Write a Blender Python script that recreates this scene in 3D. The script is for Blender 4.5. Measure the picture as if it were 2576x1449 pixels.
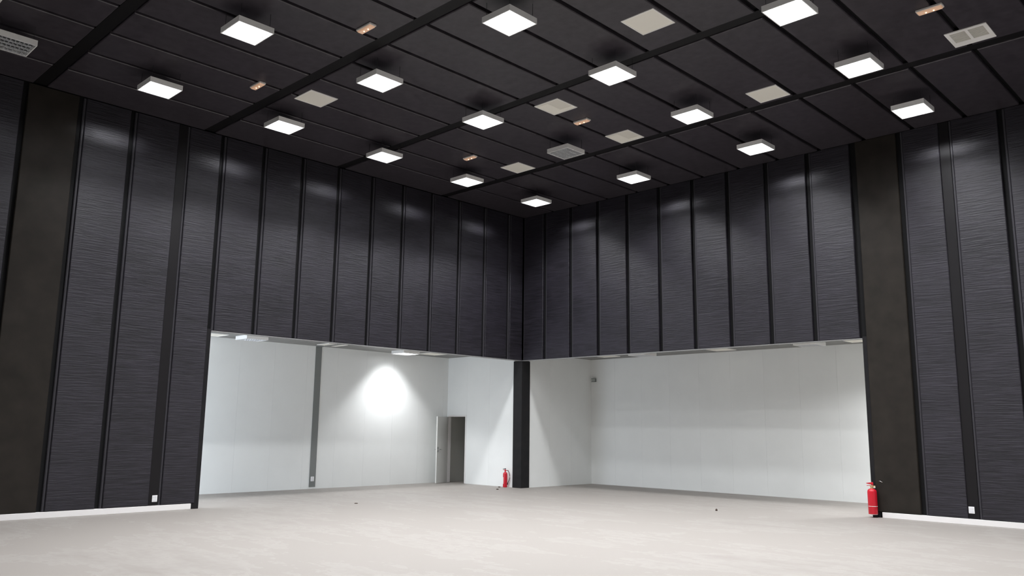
import bpy, bmesh, math, random
from mathutils import Matrix, Vector
random.seed(7)
for o in list(bpy.data.objects): bpy.data.objects.remove(o)
SC = bpy.context.scene
COL = SC.collection

# ---------------------------------------------------------------- camera
def make_camera():
    yaw, pit, rol = 0.7720, 0.1692, 0.0121
    cy, sy, cp, sp = math.cos(yaw), math.sin(yaw), math.cos(pit), math.sin(pit)
    fwd = Vector((-sy*cp, cy*cp, sp)); right = Vector((cy, sy, 0)); up = right.cross(fwd)
    c, s = math.cos(rol), math.sin(rol)
    r2 = right*c + up*s; u2 = -right*s + up*c
    cam = bpy.data.cameras.new('camera'); cam.sensor_width = 36; cam.sensor_fit = 'HORIZONTAL'
    cam.lens = 36*2063.38/2576; cam.clip_start = .05; cam.clip_end = 200
    o = bpy.data.objects.new('camera', cam); COL.objects.link(o)
    M = Matrix.Identity(4)
    for i in range(3):
        M[i][0], M[i][1], M[i][2] = r2[i], u2[i], -fwd[i]
    M[0][3], M[1][3], M[2][3] = 17.1009, -18.0447, 1.7466
    o.matrix_world = M
    SC.camera = o
make_camera()

# ---------------------------------------------------------------- world, exposure, lamp light
w = bpy.data.worlds.new('world'); SC.world = w; w.use_nodes = True
w.node_tree.nodes['Background'].inputs[0].default_value = (0, 0, 0, 1)
w.node_tree.nodes['Background'].inputs[1].default_value = 0
vs = SC.view_settings
vs.view_transform = 'Standard'; vs.look = 'None'; vs.gamma = 1; vs.use_curve_mapping = False
vs.exposure = 0.0
LAMP_COLOR = (0.955, 0.97, 1.0)
LAMP_W = 172.0          # light of one lit louvre fixture
GLOW = 2.2             # lit reflector seen through the louvre

def lamp_light(name, long_axis, cross, lobe, rest, side, wide, watt):
    """Light of a louvre fixture: photometric cut-off 75 deg along the tubes' long lobe, 60 deg across."""
    L = bpy.data.lights.new(name, 'AREA'); L.shape = 'SQUARE'; L.size = .52
    L.energy = watt; L.color = LAMP_COLOR
    L.use_nodes = True; nt = L.node_tree; N = nt.nodes; K = nt.links
    em = N['Emission']
    geo = N.new('ShaderNodeNewGeometry'); sep = N.new('ShaderNodeSeparateXYZ')
    K.new(geo.outputs['Incoming'], sep.inputs[0])
    def m(op, a, b=None, c=None):
        n = N.new('ShaderNodeMath'); n.operation = op
        for i, v in enumerate((a, b, c)):
            if v is None: continue
            if isinstance(v, (int, float)): n.inputs[i].default_value = v
            else: K.new(v, n.inputs[i])
        return n.outputs[0]
    X, Y, Z = sep.outputs
    th = m('MULTIPLY', m('ARCCOSINE', m('MINIMUM', m('ABSOLUTE', Z), .9999)), 57.2958)
    x2 = m('MULTIPLY', X, X); y2 = m('MULTIPLY', Y, Y)
    lg = y2 if long_axis == 'Y' else x2
    c2 = m('DIVIDE', lg, m('ADD', m('ADD', x2, y2), 1e-6))
    cut = m('ADD', m('MULTIPLY', m('MULTIPLY', c2, c2), lobe-cross), cross)
    mr = N.new('ShaderNodeMapRange'); mr.interpolation_type = 'SMOOTHSTEP'
    K.new(m('SUBTRACT', th, cut), mr.inputs[0])
    mr.inputs[1].default_value = -5; mr.inputs[2].default_value = 5
    mr.inputs[3].default_value = 1.0; mr.inputs[4].default_value = rest
    # side lobes that leave between the blades, just under the horizontal, along both axes
    sx = m('SUBTRACT', th, 81.5)
    lobe_t = m('EXPONENT', m('MULTIPLY', m('MULTIPLY', sx, sx), -1/14.0))
    axial = m('SUBTRACT', 1.0, m('MULTIPLY', m('MULTIPLY', c2, m('SUBTRACT', 1.0, c2)), 4.0))   # 1 on the axes, 0 on the diagonals
    axial = m('POWER', m('MAXIMUM', axial, 0.0), 5.0)
    wing = N.new('ShaderNodeMapRange'); wing.interpolation_type = 'SMOOTHSTEP'       # softer towards the cut-off
    K.new(th, wing.inputs[0])
    wing.inputs[1].default_value = 28; wing.inputs[2].default_value = 72
    wing.inputs[3].default_value = 1.0; wing.inputs[4].default_value = wide
    tot = m('MULTIPLY_ADD', m('MULTIPLY', lobe_t, axial), side, m('MULTIPLY', mr.outputs[0], wing.outputs[0]))
    K.new(tot, em.inputs['Strength'])
    return L
def daylight():
    L = bpy.data.lights.new('daylight', 'AREA'); L.shape = 'RECTANGLE'; L.size = 2.3; L.size_y = 2.8
    L.energy = DAY_W; L.color = (.78, .87, 1.0)
    o = bpy.data.objects.new('daylight', L); COL.objects.link(o)
    o.location = (-1.7, -13.75, 1.45); o.rotation_euler = (math.radians(90), 0, 0)   # shines towards +y through the glazed opening
DAY_W = 300.0
daylight()
LIGHT_HALL = lamp_light('louvre_lamp_light', 'Y', 59.0, 75.0, .02, 3.6, .42, LAMP_W)
LIGHT_BAY = lamp_light('bay_lamp_light', 'X', 48.0, 72.0, .06, 0.0, .16, LAMP_W*.6)
LIGHT_BAY_FAR = lamp_light('bay_lamp_light_far', 'X', 50.0, 74.0, .06, 0.0, .6, LAMP_W*1.2)

# ---------------------------------------------------------------- materials
def mat(name, col, rough=.6, spec=.5, metal=0., nodes=None, emit=None):
    m_ = bpy.data.materials.new(name); m_.use_nodes = True
    nt = m_.node_tree; b = nt.nodes['Principled BSDF']
    b.inputs['Base Color'].default_value = (*col, 1); b.inputs['Roughness'].default_value = rough
    b.inputs['Specular IOR Level'].default_value = spec; b.inputs['Metallic'].default_value = metal
    if emit:
        b.inputs['Emission Color'].default_value = (*emit[0], 1); b.inputs['Emission Strength'].default_value = emit[1]
    if nodes: nodes(nt, b)
    return m_
def coords(nt, scale, rnd=True):
    tc = nt.nodes.new('ShaderNodeTexCoord'); mp = nt.nodes.new('ShaderNodeMapping')
    mp.inputs['Scale'].default_value = scale
    nt.links.new(tc.outputs['Object'], mp.inputs[0])
    if not rnd: return mp.outputs[0]
    oi = nt.nodes.new('ShaderNodeObjectInfo'); mu = nt.nodes.new('ShaderNodeMath'); mu.operation = 'MULTIPLY'
    mu.inputs[1].default_value = 37.0; nt.links.new(oi.outputs['Random'], mu.inputs[0])
    va = nt.nodes.new('ShaderNodeVectorMath'); va.operation = 'ADD'
    nt.links.new(mp.outputs[0], va.inputs[0]); nt.links.new(mu.outputs[0], va.inputs[1])
    return va.outputs[0]
def noise(nt, vec, scale, detail=3, rough=.55):
    n = nt.nodes.new('ShaderNodeTexNoise'); n.inputs['Scale'].default_value = scale
    n.inputs['Detail'].default_value = detail; n.inputs['Roughness'].default_value = rough
    nt.links.new(vec, n.inputs['Vector']); return n.outputs['Fac']
def ramp(nt, fac, stops):
    r = nt.nodes.new('ShaderNodeValToRGB'); e = r.color_ramp.elements
    e[0].position, e[0].color = stops[0][0], (*stops[0][1], 1)
    e[1].position, e[1].color = stops[-1][0], (*stops[-1][1], 1)
    for p, c in stops[1:-1]:
        k = e.new(p); k.color = (*c, 1)
    nt.links.new(fac, r.inputs[0]); return r.outputs[0]
def bump(nt, b, fac, strength, dist):
    k = nt.nodes.new('ShaderNodeBump'); k.inputs['Strength'].default_value = strength; k.inputs['Distance'].default_value = dist
    nt.links.new(fac, k.inputs['Height']); nt.links.new(k.outputs[0], b.inputs['Normal'])
def mottle(c0, c1, scale, bs=.0, bd=.003, sc=(1, 1, 1)):
    def f(nt, b):
        v = coords(nt, sc)
        n = noise(nt, v, scale, 4)
        nt.links.new(ramp(nt, n, [(.3, c0), (.7, c1)]), b.inputs['Base Color'])
        if bs: bump(nt, b, n, bs, bd)
    return f
def ribs(c0, c1):
    def f(nt, b):           # woven facing with fine uneven horizontal folds
        v = coords(nt, (1.5, 1.0, 22.0))
        n = noise(nt, v, 1.6, 5, .62)
        v2 = coords(nt, (.9, 1.0, 1.3)); n2 = noise(nt, v2, 1.4, 3)
        mx = nt.nodes.new('ShaderNodeMath'); mx.operation = 'MULTIPLY_ADD'; mx.inputs[1].default_value = .35
        nt.links.new(n2, mx.inputs[0]); nt.links.new(n, mx.inputs[2])
        nt.links.new(ramp(nt, mx.outputs[0], [(.42, c0), (.9, c1)]), b.inputs['Base Color'])
        bump(nt, b, n, .5, .022)
    return f
def flr(nt, b):
    v = coords(nt, (1, 1, 1), False)
    a = noise(nt, v, .35, 4); s = noise(nt, coords(nt, (.6, 2.2, 1), False), .9, 5, .62)
    d = noise(nt, v, 7.0, 4)
    m1 = nt.nodes.new('ShaderNodeMath'); m1.operation = 'MULTIPLY_ADD'; m1.inputs[1].default_value = .8
    nt.links.new(s, m1.inputs[0]); nt.links.new(a, m1.inputs[2])
    m2 = nt.nodes.new('ShaderNodeMath'); m2.operation = 'MULTIPLY_ADD'; m2.inputs[1].default_value = .25
    nt.links.new(d, m2.inputs[0]); nt.links.new(m1.outputs[0], m2.inputs[2])
    nt.links.new(ramp(nt, m2.outputs[0], [(.70, (.262, .238, .216)), (1.0, (.298, .274, .251)), (1.3, (.326, .303, .280))]), b.inputs['Base Color'])
    bump(nt, b, d, .12, .004)

M = dict(
    rib=mat('black_ribbed_facing', (.03, .03, .033), .44, .40, nodes=ribs((.0055, .005, .0068), (.027, .0238, .033))),
    lip=mat('black_panel_lip', (.042, .040, .046), .5, .2),
    smooth=mat('black_brown_smooth_panel', (.04, .036, .032), .6, .15, nodes=mottle((.016, .0135, .0112), (.025, .0212, .0175), 3.0)),
    ceil=mat('black_ceiling_panel', (.034, .033, .036), .40, .6, nodes=mottle((.028, .0235, .0285), (.052, .0445, .053), 7.0, .15, .004)),
    black=mat('black_backing', (.006, .006, .0065), .75, .2),
    strip=mat('black_cover_strip', (.009, .008, .009), .5, .2),
    band=mat('black_ceiling_band', (.007, .0065, .007), .5, .2),
    steel=mat('black_steel', (.012, .012, .014), .42, .25, nodes=mottle((.007, .007, .0085), (.013, .012, .013), 5.0)),
    zinc=mat('grey_metal_trim', (.40, .40, .40), .35, .5, .3),
    white=mat('white_wall_panel', (.74, .76, .75), .5, .4, nodes=mottle((.82, .835, .82), (.85, .865, .85), 1.2)),
    rear=mat('pale_rear_wall', (.72, .72, .71), .6, .3),
    greystrip=mat('grey_strip', (.20, .21, .205), .5, .4),
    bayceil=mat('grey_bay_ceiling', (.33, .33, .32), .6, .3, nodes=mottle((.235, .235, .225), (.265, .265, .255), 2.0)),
    floor=mat('dusty_concrete', (.55, .52, .48), .62, .35, nodes=flr),
    base=mat('white_baseboard', (.80, .78, .77), .45, .4),
    lampbody=mat('white_enamel', (.90, .89, .87), .45, .4),
    blade=mat('louvre_aluminium', (.78, .79, .80), .3, .5, .25),
    glow=mat('lit_reflector', (.85, .85, .85), .4, .4, emit=(LAMP_COLOR, GLOW)),
    tube=mat('lit_tube', (.9, .9, .9), .4, .4, emit=(LAMP_COLOR, 6.0)),
    tubeoff=mat('unlit_tube', (.24, .24, .25), .4, .4),
    refoff=mat('unlit_reflector', (.09, .09, .095), .35, .5),
    wire=mat('dark_hanger', (.03, .03, .03), .5, .4),
    ventframe=mat('vent_frame_white', (.95, .93, .90), .5, .35),
    vent=mat('vent_cream', (.90, .87, .78), .6, .3),
    ventdark=mat('vent_shade', (.76, .73, .65), .6, .3),
    grille=mat('vent_grille', (.50, .48, .46), .6, .3),
    embody=mat('emergency_body', (.72, .68, .64), .5, .4),
    emlens=mat('emergency_lens', (.72, .52, .40), .35, .5, emit=((1.0, .55, .32), .25)),
    bulb=mat('warm_bulb', (1, .8, .6), .4, .4, emit=((1.0, .62, .30), 14.0)),
    plate=mat('socket_plate', (.88, .88, .88), .4, .4),
    socket=mat('socket_face', (.70, .70, .72), .4, .4),
    red=mat('extinguisher_red', (.52, .008, .022), .32, .5),
    labelw=mat('paper_label', (.82, .78, .74), .5, .3),
    brass=mat('brass', (.62, .50, .28), .35, .5, .7),
    rubber=mat('black_rubber', (.02, .02, .021), .5, .4),
    doorw=mat('door_leaf_white', (.66, .66, .63), .45, .4),
    chrome=mat('chrome', (.6, .6, .6), .2, .5, .9),
    corr=mat('store_wall_grey', (.62, .62, .58), .7, .3),
    signg=mat('sign_grey', (.40, .43, .41), .4, .4),
    signd=mat('sign_dark', (.10, .11, .11), .5, .4),
    chip=mat('debris_dark', (.07, .05, .04), .8, .2),
)

# ---------------------------------------------------------------- mesh helpers
class MB:
    def __init__(s): s.v = []; s.f = []; s.mi = []
    def quadbox(s, P, mi=0):                      # 8 corners: bottom 0-3 ccw, top 4-7
        b = len(s.v); s.v += [tuple(p) for p in P]
        for q in ((0, 3, 2, 1), (4, 5, 6, 7), (0, 1, 5, 4), (1, 2, 6, 5), (2, 3, 7, 6), (3, 0, 4, 7)):
            s.f.append([b+i for i in q]); s.mi.append(mi)
        return s
    def box(s, x0, y0, z0, x1, y1, z1, mi=0):
        return s.quadbox([(x0, y0, z0), (x1, y0, z0), (x1, y1, z0), (x0, y1, z0), (x0, y0, z1), (x1, y0, z1), (x1, y1, z1), (x0, y1, z1)], mi)
    def lathe(s, prof, n=24, cx=0, cy=0, mi=0, cap=True):
        b = len(s.v)
        for r, z in prof:
            for k in range(n):
                a = 2*math.pi*k/n; s.v.append((cx+r*math.cos(a), cy+r*math.sin(a), z))
        for i in range(len(prof)-1):
            for k in range(n):
                k2 = (k+1) % n
                s.f.append([b+i*n+k, b+i*n+k2, b+(i+1)*n+k2, b+(i+1)*n+k]); s.mi.append(mi)
        if cap:
            s.f.append([b+k for k in reversed(range(n))]); s.mi.append(mi)
            t = b+(len(prof)-1)*n; s.f.append([t+k for k in range(n)]); s.mi.append(mi)
        return s
    def tube(s, pts, r, n=8, mi=0):
        b = len(s.v); m = len(pts); pts = [Vector(p) for p in pts]
        for i, p in enumerate(pts):
            d = (pts[min(i+1, m-1)]-pts[max(i-1, 0)]).normalized()
            u = d.cross(Vector((0, 0, 1)));
            if u.length < 1e-3: u = d.cross(Vector((0, 1, 0)))
            u.normalize(); w_ = d.cross(u)
            rr = r[i] if isinstance(r, (list, tuple)) else r
            for k in range(n):
                a = 2*math.pi*k/n; s.v.append(tuple(p+u*rr*math.cos(a)+w_*rr*math.sin(a)))
        for i in range(m-1):
            for k in range(n):
                k2 = (k+1) % n
                s.f.append([b+i*n+k, b+i*n+k2, b+(i+1)*n+k2, b+(i+1)*n+k]); s.mi.append(mi)
        s.f.append([b+k for k in reversed(range(n))]); s.mi.append(mi)
        t = b+(m-1)*n; s.f.append([t+k for k in range(n)]); s.mi.append(mi)
        return s
    def mesh(s, name, mats, smooth=False, bevel=0):
        me = bpy.data.meshes.new(name); me.from_pydata(s.v, [], s.f)
        for i, p in enumerate(me.polygons): p.material_index = s.mi[i]
        for m_ in (mats if isinstance(mats, (list, tuple)) else [mats]): me.materials.append(m_)
        bm = bmesh.new(); bm.from_mesh(me)
        bmesh.ops.recalc_face_normals(bm, faces=bm.faces)
        if bevel: bmesh.ops.bevel(bm, geom=list(bm.edges), offset=bevel, segments=1, affect='EDGES', profile=.5)
        bm.to_mesh(me); bm.free()
        if smooth:
            for p in me.polygons: p.use_smooth = True
            try: me.set_sharp_from_angle(angle=math.radians(40))
            except Exception: pass
        return me
def link(name, me, parent=None, loc=(0, 0, 0), rz=0):
    o = bpy.data.objects.new(name, me); COL.objects.link(o)
    if parent: o.parent = parent
    o.location = loc; o.rotation_euler = (0, 0, rz)
    return o
def part(name, mb, mats, parent=None, loc=(0, 0, 0), rz=0, smooth=False, bevel=0):
    return link(name, mb.mesh(name, mats, smooth, bevel), parent, loc, rz)
def tag(o, label=None, cat=None, group=None, kind=None):
    if label: o['label'] = label
    if cat: o['category'] = cat
    if group: o['group'] = group
    if kind: o['kind'] = kind
    return o
def thing(name, label, cat, loc=(0, 0, 0), rz=0, group=None):
    return tag(link(name, None, None, loc, rz), label, cat, group)
def struct(name, mb, mats, label=None, bevel=0):
    return tag(part(name, mb, mats, bevel=bevel), label, 'structure' if False else None, None, 'structure')
def dup(o, loc, rz=0):
    c = o.copy(); COL.objects.link(c); c.location = loc; c.rotation_euler = (0, 0, rz)
    def kids(src, dst):
        for ch in list(src.children):
            d = ch.copy(); COL.objects.link(d); d.parent = dst
            kids(ch, d)
    kids(o, c)
    return c

# ---------------------------------------------------------------- dimensions (metres)
H, HZ, HC = 8.203, 3.76, 4.01
YL, XR = -9.854, 10.18           # ends of the two wide openings
D1, D2 = 3.40, 3.36              # depth of the two white bays
RX, RY = 19.6, -20.6             # hall extent
CW = .363                        # corner column

# ---------------------------------------------------------------- floor
fl = struct('floor', MB().box(-3.7, RY-.3, -.25, RX+.3, 3.7, 0), M['floor'], 'dusty pale beige concrete floor of the hall and both bays')

# ---------------------------------------------------------------- hall walls
TH = .08                         # panels stand 8 cm proud of the backing
wl = struct('wall_left', MB().box(-.15, RY, 0, -TH, YL-.17, H+.1).box(-.15, YL-.17, HZ+.008, -TH, 0, H+.1), M['black'], 'left hall wall clad in tall black panels above a wide opening')
wr = struct('wall_right', MB().box(XR+.17, TH, 0, RX, .15, H+.1).box(0, TH, HZ+.008, XR+.17, .15, H+.1), M['black'], 'right hall wall clad in tall black panels above a wide opening')
struct('wall_rear', MB().box(-.27, RY-.3, 0, RX+.3, RY, H+.1), M['rear'], 'pale hall wall behind the camera')
struct('wall_side', MB().box(RX, RY, 0, RX+.3, .27, H+.1), M['rear'], 'pale hall wall to the right of the camera')

def wall_panel_mesh(wd, h, smooth_face):
    """panel in local x (width), +y (out of the wall), z; a flat lip at its x end"""
    t, c, lip = TH, .012, .05
    mb = MB(); wf = wd-lip
    def slab(x0, x1, tt, mi):
        B = len(mb.v)
        mb.v += [(x0, 0, 0), (x1, 0, 0), (x1, 0, h), (x0, 0, h),
                 (x0, tt-c, 0), (x1, tt-c, 0), (x1, tt-c, h), (x0, tt-c, h),
                 (x0+c, tt, c), (x1-c, tt, c), (x1-c, tt, h-c), (x0+c, tt, h-c)]
        for q in ((0, 1, 2, 3), (0, 4, 5, 1), (1, 5, 6, 2), (2, 6, 7, 3), (3, 7, 4, 0),
                  (4, 8, 9, 5), (5, 9, 10, 6), (6, 10, 11, 7), (7, 11, 8, 4), (8, 11, 10, 9)):
            mb.f.append([B+i for i in q]); mb.mi.append(mi)
    if smooth_face:
        slab(0, wd, t, 0)
        return mb.mesh('wall_panel', [M['smooth']])
    slab(0, wf, t, 0); slab(wf, wd, t-.025, 1)
    return mb.mesh('wall_panel', [M['rib'], M['lip']])
GAP = .092
JL = [0.0, -.65, -1.665, -2.685, -3.71, -4.735, -5.755, -6.79, -7.83, -8.87, -9.9, -10.81, -11.89, -12.91, -13.91]
while JL[-1]-1.03 > RY: JL.append(JL[-1]-1.03)
JL.append(RY)
JR = [0.0, .87, 1.89, 2.90, 3.93, 4.98, 6.02, 7.03, 8.08, 9.13, 10.17, 11.19, 12.11, 13.16]
while JR[-1]+1.03 < RX: JR.append(JR[-1]+1.03)
JR.append(RX)
WIDE_L, WIDE_R = -10.81, 12.11
def gap_at(j): return .20 if j in (WIDE_L, WIDE_R) else (0.02 if j in (0.0, RX, RY) else GAP)
for a, c in zip(JL[:-1], JL[1:]):
    y1 = a-gap_at(a)/2; y0 = c+gap_at(c)/2
    over = y0 > YL-.1
    z0 = HZ+.008 if over else .115
    me = wall_panel_mesh(y1-y0, H-z0, a == -12.91)
    link('wall_panel', me, wl, (-TH, y1, z0), -math.pi/2)
for a, c in zip(JR[:-1], JR[1:]):
    x0 = 10.27 if a == 10.17 else a+gap_at(a)/2; x1 = c-gap_at(c)/2
    over = x1 < XR+.1
    z0 = HZ+.008 if over else .115
    me = wall_panel_mesh(x1-x0, H-z0, a == 10.17)
    link('wall_panel', me, wr, (x1, TH, z0), math.pi)
# wide flat cover strips that carry the sockets
part('cover_strip', MB().box(-TH, WIDE_L-.098, .115, -.022, WIDE_L+.098, H), M['strip'], wl, bevel=.004)
part('cover_strip', MB().box(WIDE_R-.098, .022, .115, WIDE_R+.098, TH, H), M['strip'], wr, bevel=.004)
# narrow dark filler inside each joint
# posts at the ends of the openings, lintel edges, corner column
struct('trim_1', MB().box(-.15, YL-.165, 0, -.012, YL, HZ+.04), M['steel'], 'black steel post at the near end of the left opening', .004)
struct('trim_2', MB().box(XR, .012, 0, XR+.165, .15, HZ+.04), M['steel'], 'black steel post at the near end of the right opening', .004)
struct('trim_3', MB().box(-.172, YL, HZ-.004, -.004, 0, HZ+.006).box(-.10, YL, HZ-.012, -.085, -CW, HZ-.004), M['zinc'], 'grey metal edge under the black wall over the left opening')
struct('trim_4', MB().box(0, .004, HZ-.004, XR, .172, HZ+.006).box(CW, .085, HZ-.012, XR, .10, HZ-.004), M['zinc'], 'grey metal edge under the black wall over the right opening')
struct('trim_5', MB().box(-CW, 0, 0, 0, CW, HZ-.006), M['steel'], 'square black steel column in the corner between the two openings', .008)
struct('baseboard_left', MB().box(-TH, RY, 0, .006, YL-.17, .112), M['base'], 'low white baseboard under the left black panels', .004)
struct('baseboard_right', MB().box(XR+.20, -.006, 0, RX, TH, .112), M['base'], 'low white baseboard under the right black panels', .004)

# ---------------------------------------------------------------- hall ceiling
ce = struct('ceiling', MB().box(-.3, RY-.3, H+.07, RX+.3, .3, H+.25), M['black'], 'black panelled hall ceiling with dark joints and wide cross strips')
XJ = [0.0, 1.20]
while XJ[-1]+1.031 < RX: XJ.append(XJ[-1]+1.031)
XJ.append(RX)
YB = [0.02, -3.28, -6.76, -10.24, -13.68, -17.12, RY]
BW = .25
cache = {}
def ceil_panel(wd, ln):
    k = (round(wd, 3), round(ln, 3))
    if k in cache: return cache[k]
    t, c = .07, .012; mb = MB()
    mb.v = [(0, 0, t), (wd, 0, t), (wd, ln, t), (0, ln, t), (0, 0, c), (wd, 0, c), (wd, ln, c), (0, ln, c),
            (c, c, 0), (wd-c, c, 0), (wd-c, ln-c, 0), (c, ln-c, 0)]
    for q in ((0, 1, 2, 3), (0, 4, 5, 1), (1, 5, 6, 2), (2, 6, 7, 3), (3, 7, 4, 0), (4, 8, 9, 5), (5, 9, 10, 6), (6, 10, 11, 7), (7, 11, 8, 4), (8, 11, 10, 9)):
        mb.f.append(list(q)); mb.mi.append(0)
    cache[k] = mb.mesh('ceiling_panel', [M['ceil']]); return cache[k]
CG = .085
for i in range(len(XJ)-1):
    x0 = XJ[i]+(CG/2 if i else .01); x1 = XJ[i+1]-(CG/2 if i < len(XJ)-2 else .01)
    for j in range(len(YB)-1):
        y1 = YB[j]-(BW/2 if j else 0); y0 = YB[j+1]+(BW/2 if j < len(YB)-2 else 0)
        link('ceiling_panel', ceil_panel(x1-x0, y1-y0), ce, (x0, y0, H))
for y in YB[1:-1]:
    part('cover_strip', MB().box(0, y-.11, H+.025, RX, y+.11, H+.07), M['band'], ce)

# ---------------------------------------------------------------- white bays
def white_run(parent, axis, fixed, t, a0, a1, z0, z1, pitch, first, holes=()):
    """tall white sandwich panels side by side with hairline joints"""
    edges = [a0]; e = first
    while e < a1-.05:
        if e > a0+.05: edges.append(e)
        e += pitch
    edges.append(a1)
    for p, q in zip(edges[:-1], edges[1:]):
        segs = [(p, q, z0, z1)]
        for (h0, h1, hz) in holes:
            out = []
            for (s0, s1, sa, sb) in segs:
                if h1 <= s0 or h0 >= s1: out.append((s0, s1, sa, sb)); continue
                if h0 > s0: out.append((s0, h0, sa, sb))
                if h1 < s1: out.append((h1, s1, sa, sb))
                out.append((max(s0, h0), min(s1, h1), hz, sb))
            segs = out
        g = .0009
        mb = MB()
        for (s0, s1, sa, sb) in segs:
            l0 = s0+(g if abs(s0-p) < 1e-6 else 0); l1 = s1-(g if abs(s1-q) < 1e-6 else 0)
            if axis == 'y': mb.box(min(fixed, fixed+t), l0, sa, max(fixed, fixed+t), l1, sb)
            else: mb.box(l0, min(fixed, fixed+t), sa, l1, max(fixed, fixed+t), sb)
        part('wall_panel', mb, M['white'], parent)
Y_END = -13.6; X_END = 19.5
WY = .04; WX = -.03
wlb = struct('wall_left_bay', MB().box(-D1-.2, Y_END, 0, -D1-.06, 3.7, HC+.1), M['corr'], 'white panelled back wall of the left bay')
white_run(wlb, 'y', -D1, -.06, Y_END, WY+.1, 0, HC, 1.03, Y_END+.05)
wle = struct('wall_left_bay_end', MB().box(-D1-.1, WY+.06, HC-.02, -CW+.02, WY+.1, HC+.1), M['corr'], 'white panelled end wall of the left bay with the open door')
DX0, DX1, DH = -3.37, -2.47, 2.14
white_run(wle, 'x', WY, .06, -D1, -CW+.01, 0, HC, 1.03, -2.46-1.03, holes=[(DX0, DX1, DH)])
struct('wall_left_bay_near', MB().box(-D1-.1, Y_END-.1, 0, -2.9, Y_END, HC+.1).box(-.5, Y_END-.1, 0, -.17, Y_END, HC+.1).box(-2.9, Y_END-.1, 2.9, -.5, Y_END, HC+.1), M['white'], 'white near end wall of the left bay with a glazed opening')
struct('window_1', MB().box(-2.9, Y_END-.08, 0, -2.84, Y_END-.02, 2.9).box(-.56, Y_END-.08, 0, -.5, Y_END-.02, 2.9).box(-2.84, Y_END-.08, 2.84, -.56, Y_END-.02, 2.9).box(-1.73, Y_END-.08, 0, -1.67, Y_END-.02, 2.84), M['base'], 'white frame of the glazed opening at the near end of the left bay')
wrb = struct('wall_right_bay', MB().box(-.2, D2+.06, 0, X_END, D2+.2, HC+.1), M['corr'], 'white panelled back wall of the right bay')
white_run(wrb, 'x', D2, .06, WX-.06, X_END, 0, HC, 1.035, .94)
wrs = struct('wall_right_bay_end', MB().box(WX-.1, CW-.01, HC-.02, WX-.06, D2, HC+.1), M['corr'], 'white panelled end wall of the right bay')
white_run(wrs, 'y', WX, -.06, CW-.01, D2, 0, HC, 1.03, 1.3)
struct('wall_right_bay_near', MB().box(X_END, .15, 0, X_END+.1, D2+.1, HC+.1), M['white'], 'white near end wall of the right bay')
# backs of the black walls inside the bays
struct('wall_left_bay_front', MB().box(-.17, Y_END, 0, -.152, YL-.17, HC+.1).box(-.17, YL-.17, HZ+.008, -.152, 0, HC+.1), M['white'], 'white bay side of the left hall wall')
struct('wall_right_bay_front', MB().box(XR+.17, .152, 0, X_END, .17, HC+.1).box(0, .152, HZ+.008, XR+.17, .17, HC+.1), M['white'], 'white bay side of the right hall wall')
cl = struct('ceiling_left_bay', MB().box(-D1-.1, Y_END, HC, -.15, WY+.1, HC+.1), M['bayceil'], 'flat grey ceiling of the left bay')
cr = struct('ceiling_right_bay', MB().box(-.1, .15, HC, X_END, D2+.1, HC+.1), M['bayceil'], 'flat grey ceiling of the right bay')
part('joint_strip', MB().box(.02, 1.62, HC-.006, X_END, 1.65, HC), M['base'], cr)
part('joint_strip', MB().box(-1.68, Y_END, HC-.006, -1.65, WY, HC), M['base'], cl)
part('grey_strip', MB().box(-D1, -5.06, .05, -D1+.012, -4.855, HC), M['greystrip'], wlb, bevel=.002)
part('grey_strip', MB().box(-D1+.012, -5.06, HC-.012, -.18, -4.855, HC), M['greystrip'], cl)
# store room behind the door
struct('wall_store', MB().box(-D1-.06, 2.3, 0, 0-.1, 2.36, HC).box(-1.6, .1, 0, -1.54, 2.3, HC).box(-D1-.06, .1, 2.6, -1.54, 2.3, 2.66), M['corr'], 'dim grey store room wall seen through the open door')

# door
dr = tag(link('door_1', None, None, (DX0, WY, 0)), 'white door standing open in the end wall of the left bay', None, None, 'structure')
dw = DX1-DX0
part('door_frame', MB().box(0, -.012, 0, .05, .11, DH).box(dw-.05, -.012, 0, dw, .11, DH).box(.05, -.012, DH-.05, dw-.05, .11, DH), M['base'], dr, bevel=.004)
ang = math.radians(-66)
lf = part('door_leaf', MB().box(0, -.042, .012, dw-.09, 0, DH-.055), M['doorw'], dr, (.045, -.016, 0), ang, bevel=.003)
for s in (1, -1):
    y = .0 if s > 0 else -.042
    hb = MB().tube([(dw-.15, y, 1.05), (dw-.15, y+s*.055, 1.05), (dw-.155, y+s*.06, 1.05), (dw-.27, y+s*.06, 1.05)], .011, 8)
    hb.box(dw-.17, min(y, y+s*.008), .97, dw-.13, max(y, y+s*.008), 1.13)
    part('door_handle', hb, M['chrome'], lf, smooth=True)

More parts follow.
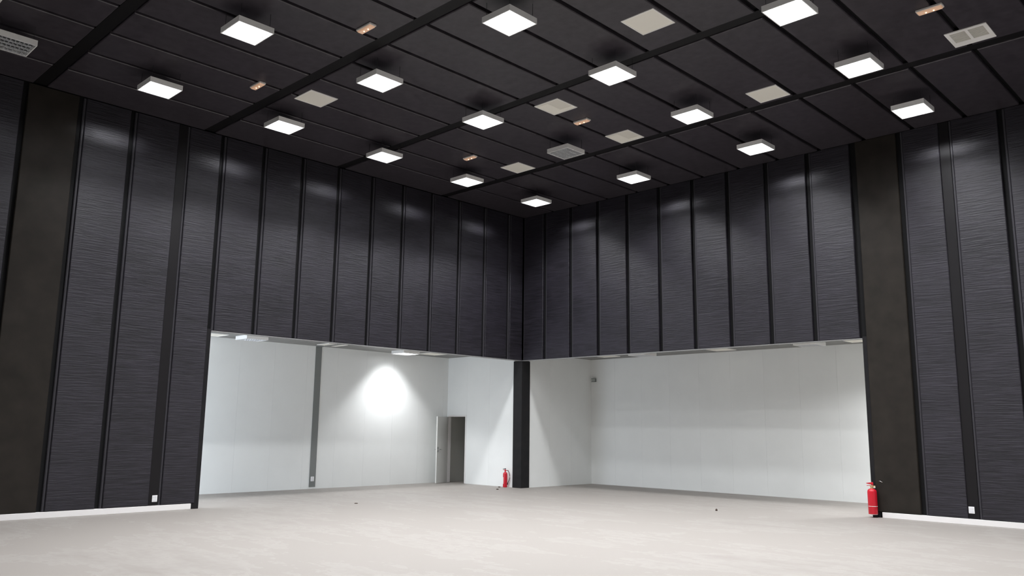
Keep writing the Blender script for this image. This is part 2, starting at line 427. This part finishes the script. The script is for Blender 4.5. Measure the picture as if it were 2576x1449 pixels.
# ---------------------------------------------------------------- louvre ceiling lights
def make_light(lit, hang):
    """square surface box with a louvre; origin at the centre of its lower face"""
    s, hh = .30, .095; TOP = .003 if lit else .034
    r = thing('ceiling_light', 'tmp', 'light')
    hb = MB()
    for (x0, y0, x1, y1) in ((-s, -s, s, -s+.014), (-s, s-.014, s, s), (-s, -s+.014, -s+.014, s-.014), (s-.014, -s+.014, s, s-.014)):
        hb.box(x0, y0, 0, x1, y1, hh-.004)
    hb.box(-s, -s, hh-.004, s, s, hh)
    part('housing', hb, M['lampbody'], r)
    part('reflector', MB().box(-s+.016, -s+.016, .068, s-.016, s-.016, .074), M['glow'] if lit else M['refoff'], r)
    for k in range(4):
        x = -.204+.136*k
        tb = MB().tube([(x, -.262, .054), (x, .262, .054)], .011, 10)
        part('tube', tb, M['tube'] if lit else M['tubeoff'], r, smooth=True)
    lv = MB()
    for k in range(5):
        x = -.27+.135*k
        lv.quadbox([(x-.003, -s+.015, .001), (x+.003, -s+.015, .001), (x+.003, s-.015, .001), (x-.003, s-.015, .001),
                    (x-.002, -s+.015, TOP), (x+.002, -s+.015, TOP), (x+.002, s-.015, TOP), (x-.002, s-.015, TOP)])
    part('louvre_rails', lv, M['blade'], r)
    lv = MB()
    for k in range(9):
        y = -.256+.064*k
        lv.box(-s+.015, y-.0015, .0015, s-.015, y+.0015, TOP)
    for k in range(4):
        for y in (-.222, .222):
            lv.box(-.27+.0675+.135*k-.013, y-.010, .0005, -.27+.0675+.135*k+.013, y+.010, .003)
    part('louvre_blades', lv, M['blade'], r)
    if hang:
        for sx in (-1, 1):
            for sy in (-1, 1):
                part('hanger', MB().tube([(sx*.25, sy*.25, hh-.002), (sx*.25, sy*.25, hang)], .0035, 6), M['wire'], r)
    return r
def add_lamp_light(r, data):
    o = bpy.data.objects.new('lamp_glow', data); COL.objects.link(o); o.parent = r; o.location = (0, 0, .0042)
ZL = 7.871
lit_src = make_light(True, H-ZL+.01); off_src = make_light(False, H-ZL+.01)
bay_on = make_light(True, 0); bay_off = make_light(False, 0)
ORD = ['first', 'second', 'third', 'fourth', 'fifth', 'sixth', 'seventh', 'eighth']
used = {}
def place(kind, src, loc, label, group, data=None):
    if kind in used: o = dup(src, loc)
    else: o = src; o.location = loc; used[kind] = 1
    tag(o, label, 'light', group)
    if data and not any(c.type == 'LIGHT' for c in o.children): add_lamp_light(o, data)
    return o
for j in range(6):
    for i in range(5):
        x = 2.283+3.284*i; y = -1.91-2.596*j
        row = ORD[j]+' row from right wall'
        pos = ORD[i]+' from left wall'
        if (i, j) in ((3, 4), (4, 4), (4, 5), (3, 5)): continue
        if (i, j) == (1, 1):
            place('off', off_src, (x, y, ZL), 'unlit square ceiling light with grey louvre, beside the open vents', 'square hall ceiling lights')
        elif (i, j) == (0, 5):
            place('off', off_src, (2.30, -14.75, ZL), 'unlit square ceiling light with grey louvre at the left edge of the picture', 'square hall ceiling lights')
        else:
            place('on', lit_src, (x, y, ZL), 'lit square ceiling light, %s, %s' % (row, pos), 'square hall ceiling lights', LIGHT_HALL)
ZB = HC-.095
place('bon', bay_on, (-2.5, -2.5, ZB), 'lit square ceiling light in the left bay, above the bright patch of wall', 'square bay ceiling lights', LIGHT_BAY)
for y, lab in ((-12.0, 'near end of the left bay, hidden by the black wall'),):
    place('bon', bay_on, (-2.5, y, ZB), 'lit square ceiling light, '+lab, 'square bay ceiling lights', LIGHT_BAY)
for x, lab in ((11.1, 'middle of the right bay, hidden by the black wall'), (15.2, 'far right end of the right bay, hidden by the black wall')):
    o = place('bon', bay_on, (x, 2.2, ZB), 'lit square ceiling light, '+lab, 'square bay ceiling lights')
    for c in o.children:
        if c.type == 'LIGHT': c.data = LIGHT_BAY_FAR
place('boff', bay_off, (-2.5, -7.55, ZB), 'unlit white box light on the left bay ceiling, left of the grey strip', 'square bay ceiling lights')
place('boff', bay_off, (2.85, 2.2, ZB), 'unlit white box light on the right bay ceiling, nearest the corner', 'square bay ceiling lights')
place('boff', bay_off, (7.98, 2.25, ZB), 'unlit white box light on the right bay ceiling, at the extinguisher side', 'square bay ceiling lights')

# ---------------------------------------------------------------- ceiling vents
def make_vent(kind):
    s = .31; r = thing('ceiling_vent', 'tmp', 'vent')
    f = .018 if kind != 'grille' else .06
    fb = MB()
    y1f = s-(f if kind != 'grille' else .17)
    for (x0, y0, x1, y1) in ((-s, -s, s, -s+f), (-s, y1f, s, s), (-s, -s+f, -s+f, y1f), (s-f, -s+f, s, y1f)):
        fb.box(x0, y0, -.012, x1, y1, .004)
    part('frame', fb, M['ventframe'], r)
    if kind == 'plain':
        pb = MB().box(-s+f, -s+f, -.006, s-f, s-f, .002)
        part('face_plate', pb, M['vent'], r)
    elif kind == 'open':
        part('face_plate', MB().box(-s+f, -s+f, -.004, s-f, s-f, .002), M['ventdark'], r)
        mb = MB().box(-s+f+.01, -s+f+.06, -.0075, -.02, s-f-.01, -.004).box(-.02, .17, -.0075, s-f-.01, s-f-.01, -.004)
        part('deflector', mb, M['vent'], r)
    else:
        part('back_plate', MB().box(-s+f, -s+f, -.003, s-f, y1f, .002), M['grille'], r)
        sl = MB()
        for k in range(9):
            y = -s+f+.02+k*(y1f+s-f-.04)/8
            sl.box(-s+f, y-.004, -.010, s-f, y+.004, -.003)
        part('grille_slats', sl, M['ventdark'], r)
        part('centre_bar', MB().box(-.022, -s+f, -.012, .022, y1f, -.002), M['ventframe'], r)
    return r
VS = [(10.08, -7.78, 'plain', 'plain square vent between two lit lights at the top of the picture'),
      (3.41, -9.67, 'plain', 'plain square vent on the left, beside the dark cross strip'),
      (6.67, -6.12, 'open', 'square vent with a visible inner flap, nearer of the two such vents'),
      (10.13, -3.83, 'plain', 'plain square vent between two lit lights in the second row from the right wall'),
      (6.67, -3.78, 'open', 'square vent with a visible inner flap, farther of the two such vents'),
      (3.36, -3.77, 'plain', 'plain square vent nearest the far corner of the hall'),
      (13.69, -3.82, 'grille', 'square grille vent with a centre bar at the top right of the picture'),
      (3.10, -15.45, 'plain', 'plain square vent just cut by the top left corner of the picture')]
vsrc = {}
for x, y, k, lab in VS:
    if k in vsrc: o = dup(vsrc[k], (x, y, H-.001))
    else: o = make_vent(k); vsrc[k] = o; o.location = (x, y, H-.001)
    tag(o, 'cream '+lab, 'vent', 'square hall ceiling vents')
for x, y, lab in [(-2.66, -5.0, 'left bay ceiling, over the grey wall strip'), (-2.55, -1.35, 'left bay ceiling, right of the lit light'), (-2.9, -8.45, 'left bay ceiling, at its left visible end'),
                  (1.3, 2.46, 'right bay ceiling, nearest the corner'), (5.2, 2.68, 'middle of the right bay ceiling'), (9.1, 2.66, 'right bay ceiling, at its right visible end')]:
    o = dup(vsrc['plain'], (x, y, HC-.001)); tag(o, 'white square vent in the '+lab, 'vent', 'square bay ceiling vents')

# ---------------------------------------------------------------- emergency lights
def make_emergency():
    r = thing('emergency_light', 'tmp', 'light')
    part('body', MB().box(-.19, -.068, -.035, .19, .068, 0), M['embody'], r, bevel=.006)
    part('lens', MB().quadbox([(-.165, -.045, -.058), (.165, -.045, -.058), (.165, .045, -.058), (-.165, .045, -.058), (-.18, -.058, -.035), (.18, -.058, -.035), (.18, .058, -.035), (-.18, .058, -.035)]), M['emlens'], r, bevel=.004)
    for x in (-.055, .055):
        bb = MB().lathe([(.003, -.066), (.007, -.064), (.009, -.060), (.007, -.056)], 10, x, 0)
        part('bulb', bb, M['bulb'], r, smooth=True)
    return r
em = make_emergency()
for k, (x, y, lab) in enumerate([(6.60, -10.76, 'beside the shiny part of the ceiling'), (3.17, -10.81, 'at the left, near the plain square vent'),
                                 (6.58, -5.17, 'between the two vents with inner flaps'), (3.08, -5.15, 'near the far corner vent'), (13.5, -5.2, 'at the top right corner of the picture')]):
    o = em if k == 0 else dup(em, (0, 0, 0)); o.location = (x, y, H)
    tag(o, 'small emergency light with two warm bulbs, '+lab, 'light', 'emergency lights on the ceiling')

# ---------------------------------------------------------------- sockets
def make_socket():
    r = thing('wall_socket', 'tmp', 'socket')           # local +y out of the wall
    part('plate', MB().box(-.052, 0, -.065, .052, .010, .065), M['plate'], r, bevel=.003)
    for z in (-.03, .03):
        part('socket_insert', MB().box(-.036, .010, z-.024, .036, .013, z+.024), M['socket'], r, bevel=.001)
    return r
sk = make_socket()
for k, (loc, rz, lab) in enumerate([((-.022, -10.785, .25), -math.pi/2, 'low on the left black wall'), ((12.075, .022, .28), math.pi, 'low on the right black wall'),
                                    ((-D1+.012, -4.965, .27), -math.pi/2, 'on the grey strip of the white bay wall')]):
    o = sk if k == 0 else dup(sk, (0, 0, 0)); o.location = loc; o.rotation_euler = (0, 0, rz)
    tag(o, 'white double wall socket '+lab, 'socket', 'white wall sockets')

# small box high on the right bay wall
sg = thing('wall_box', 'small grey box mounted high on the right bay wall by the corner', 'box', (.125, D2, 3.335), math.pi)
part('body', MB().box(-.08, 0, -.055, .08, .075, .055), M['signg'], sg, bevel=.004)
part('frame_edge', MB().box(-.084, .055, .050, .084, .082, .060).box(-.084, .055, -.060, .084, .082, -.050).box(-.084, .055, -.05, -.076, .082, .05), M['signd'], sg)

# ---------------------------------------------------------------- fire extinguishers
def extinguisher(label, loc, rz, R, h, hose):
    r = thing('fire_extinguisher', label, 'extinguisher', loc, rz, 'red fire extinguishers')
    hb = h*.80
    part('cylinder', MB().lathe([(R*.86, 0), (R*.95, .004), (R, .02), (R, hb-.07), (R*.95, hb-.045), (R*.78, hb-.02), (R*.45, hb-.003), (R*.34, hb)], 28), M['red'], r, smooth=True)
    part('valve', MB().lathe([(R*.30, hb-.004), (R*.30, hb+.03), (R*.38, hb+.034), (R*.38, hb+.062), (R*.22, hb+.066)], 16).tube([(0, 0, hb+.045), (R*.75, 0, hb+.045)], .011, 8), M['brass'] if not hose else M['red'], r, smooth=True)
    z = hb+.062
    part('carry_handle', MB().quadbox([(-R*1.05, -.011, z-.012), (R*.35, -.011, z), (R*.35, .011, z), (-R*1.05, .011, z-.012), (-R*1.05, -.011, z-.002), (R*.35, -.011, z+.012), (R*.35, .011, z+.012), (-R*1.05, .011, z-.002)]), M['red'], r, bevel=.002)
    zt = h-.022
    part('lever', MB().quadbox([(-R*1.1, -.010, zt-.012), (R*.35, -.010, z+.014), (R*.35, .010, z+.014), (-R*1.1, .010, zt-.012), (-R*1.1, -.010, zt), (R*.3, -.010, h), (R*.3, .010, h), (-R*1.1, .010, zt)]), M['red'] if not hose else M['signd'], r, bevel=.002)
    n = 12
    lb = MB(); a0 = 2.6 if hose else 1.2
    for k in range(n+1):
        a = a0+k*1.5/n
        for zz in (hb*.30, hb*.72): lb.v.append(((R+.0012)*math.cos(a), (R+.0012)*math.sin(a), zz))
    for k in range(n): lb.f.append([2*k, 2*k+2, 2*k+3, 2*k+1]); lb.mi.append(0)
    return r, hb
e1, hb = extinguisher('red fire extinguisher standing on the floor beside the black corner column', (-.575, -.085, 0), math.radians(35), .066, .56, True)
R = .066
part('hose', MB().tube([(R*.75, 0, hb+.045), (R*1.3, 0, hb+.045), (R*1.75, .0, hb-.01), (R*2.1, 0, hb-.10), (R*2.15, 0, hb-.18), (R*1.8, 0, hb-.25), (R*1.35, 0, hb-.30)], .0095, 8), M['rubber'], e1, smooth=True)
part('nozzle', MB().tube([(R*1.35, 0, hb-.295), (R*1.22, 0, hb-.34), (R*1.12, 0, hb-.37)], [.011, .014, .018], 10), M['rubber'], e1, smooth=True)
def wrap(name, parent, R, a0, a1, z0, z1, m_, n=12, t=.0015):
    mb = MB()
    for k in range(n):
        a, c = a0+(a1-a0)*k/n, a0+(a1-a0)*(k+1)/n
        P = [(q*math.cos(g), q*math.sin(g), zz) for zz in (z0, z1) for (q, g) in ((R*.995, a), (R+t, a), (R+t, c), (R*.995, c))]
        mb.quadbox(P)
    return part(name, mb, m_, parent)
wrap('paper_label', e1, R, math.radians(188), math.radians(232), .10, .30, M['labelw'])
RR = .093
e2, hb2 = extinguisher('red fire extinguisher hung on the black post at the right opening', (10.235, -.105, .062), math.radians(20), RR, .66, False)
wrap('white_band', e2, RR, math.radians(-150), math.radians(20), .165, .174, M['labelw'], 20)
wrap('white_band', e2, RR*.945, math.radians(-150), math.radians(20), .003, .010, M['labelw'], 20)
part('pressure_gauge', MB().lathe([(.020, hb2+.012), (.022, hb2+.016), (.022, hb2+.028), (.018, hb2+.030)], 14, RR*.55, -.02), M['labelw'], e2, smooth=True)
part('safety_pin', MB().tube([(-.02, -.03, hb2+.085), (-.012, .0, hb2+.085), (.0, .03, hb2+.085)], .006, 6), M['brass'], e2)
part('wall_bracket', MB().box(-.02, .0, .44, .02, .115, .48).box(-.03, .105, .38, .03, .116, .54), M['rubber'], e2, (0, 0, 0), math.radians(-20))
# foot of the post under the hung extinguisher
struct('trim_6', MB().box(XR+.02, -.05, 0, XR+.115, .012, .075), M['steel'], 'small black steel foot of the post under the hung extinguisher', .003)
hk = thing('wall_hook', 'small metal hook on the black wall above the right extinguisher', 'hook', (10.36, 0, .74))
part('hook_rod', MB().tube([(0, .0, 0), (0, -.02, .0), (.015, -.028, .006), (.05, -.028, -.004), (.065, -.024, -.02)], .005, 6), M['chrome'], hk, smooth=True)

# ---------------------------------------------------------------- crumbs on the floor
def chip(lab, loc, sx, sy, sz, rz):
    bm = bmesh.new(); bmesh.ops.create_icosphere(bm, subdivisions=2, radius=1)
    for v in bm.verts:
        q = 1+random.uniform(-.25, .25); v.co = Vector((v.co.x*sx*q, v.co.y*sy*q, max(v.co.z, -.5)*sz*q))
    zmin = min(v.co.z for v in bm.verts)
    for v in bm.verts: v.co.z -= zmin
    me = bpy.data.meshes.new('debris_chip'); bm.to_mesh(me); bm.free(); me.materials.append(M['chip'])
    tag(link('debris_chip', me, None, loc, rz), lab, 'debris', 'crumbs on the concrete floor')
chip('small dark crumb on the floor in front of the left opening', (1.09, -6.63, 0), .045, .018, .012, .8)
chip('small dark crumb on the floor in front of the right opening', (7.35, -1.47, 0), .025, .02, .03, .3)
chip('small brown crumb on the floor in front of the corner extinguisher', (-.02, -.95, 0), .035, .02, .018, .6)
chip('brown crumb touching the floor left of the corner extinguisher', (-.62, -.28, 0), .04, .022, .02, 1.0)
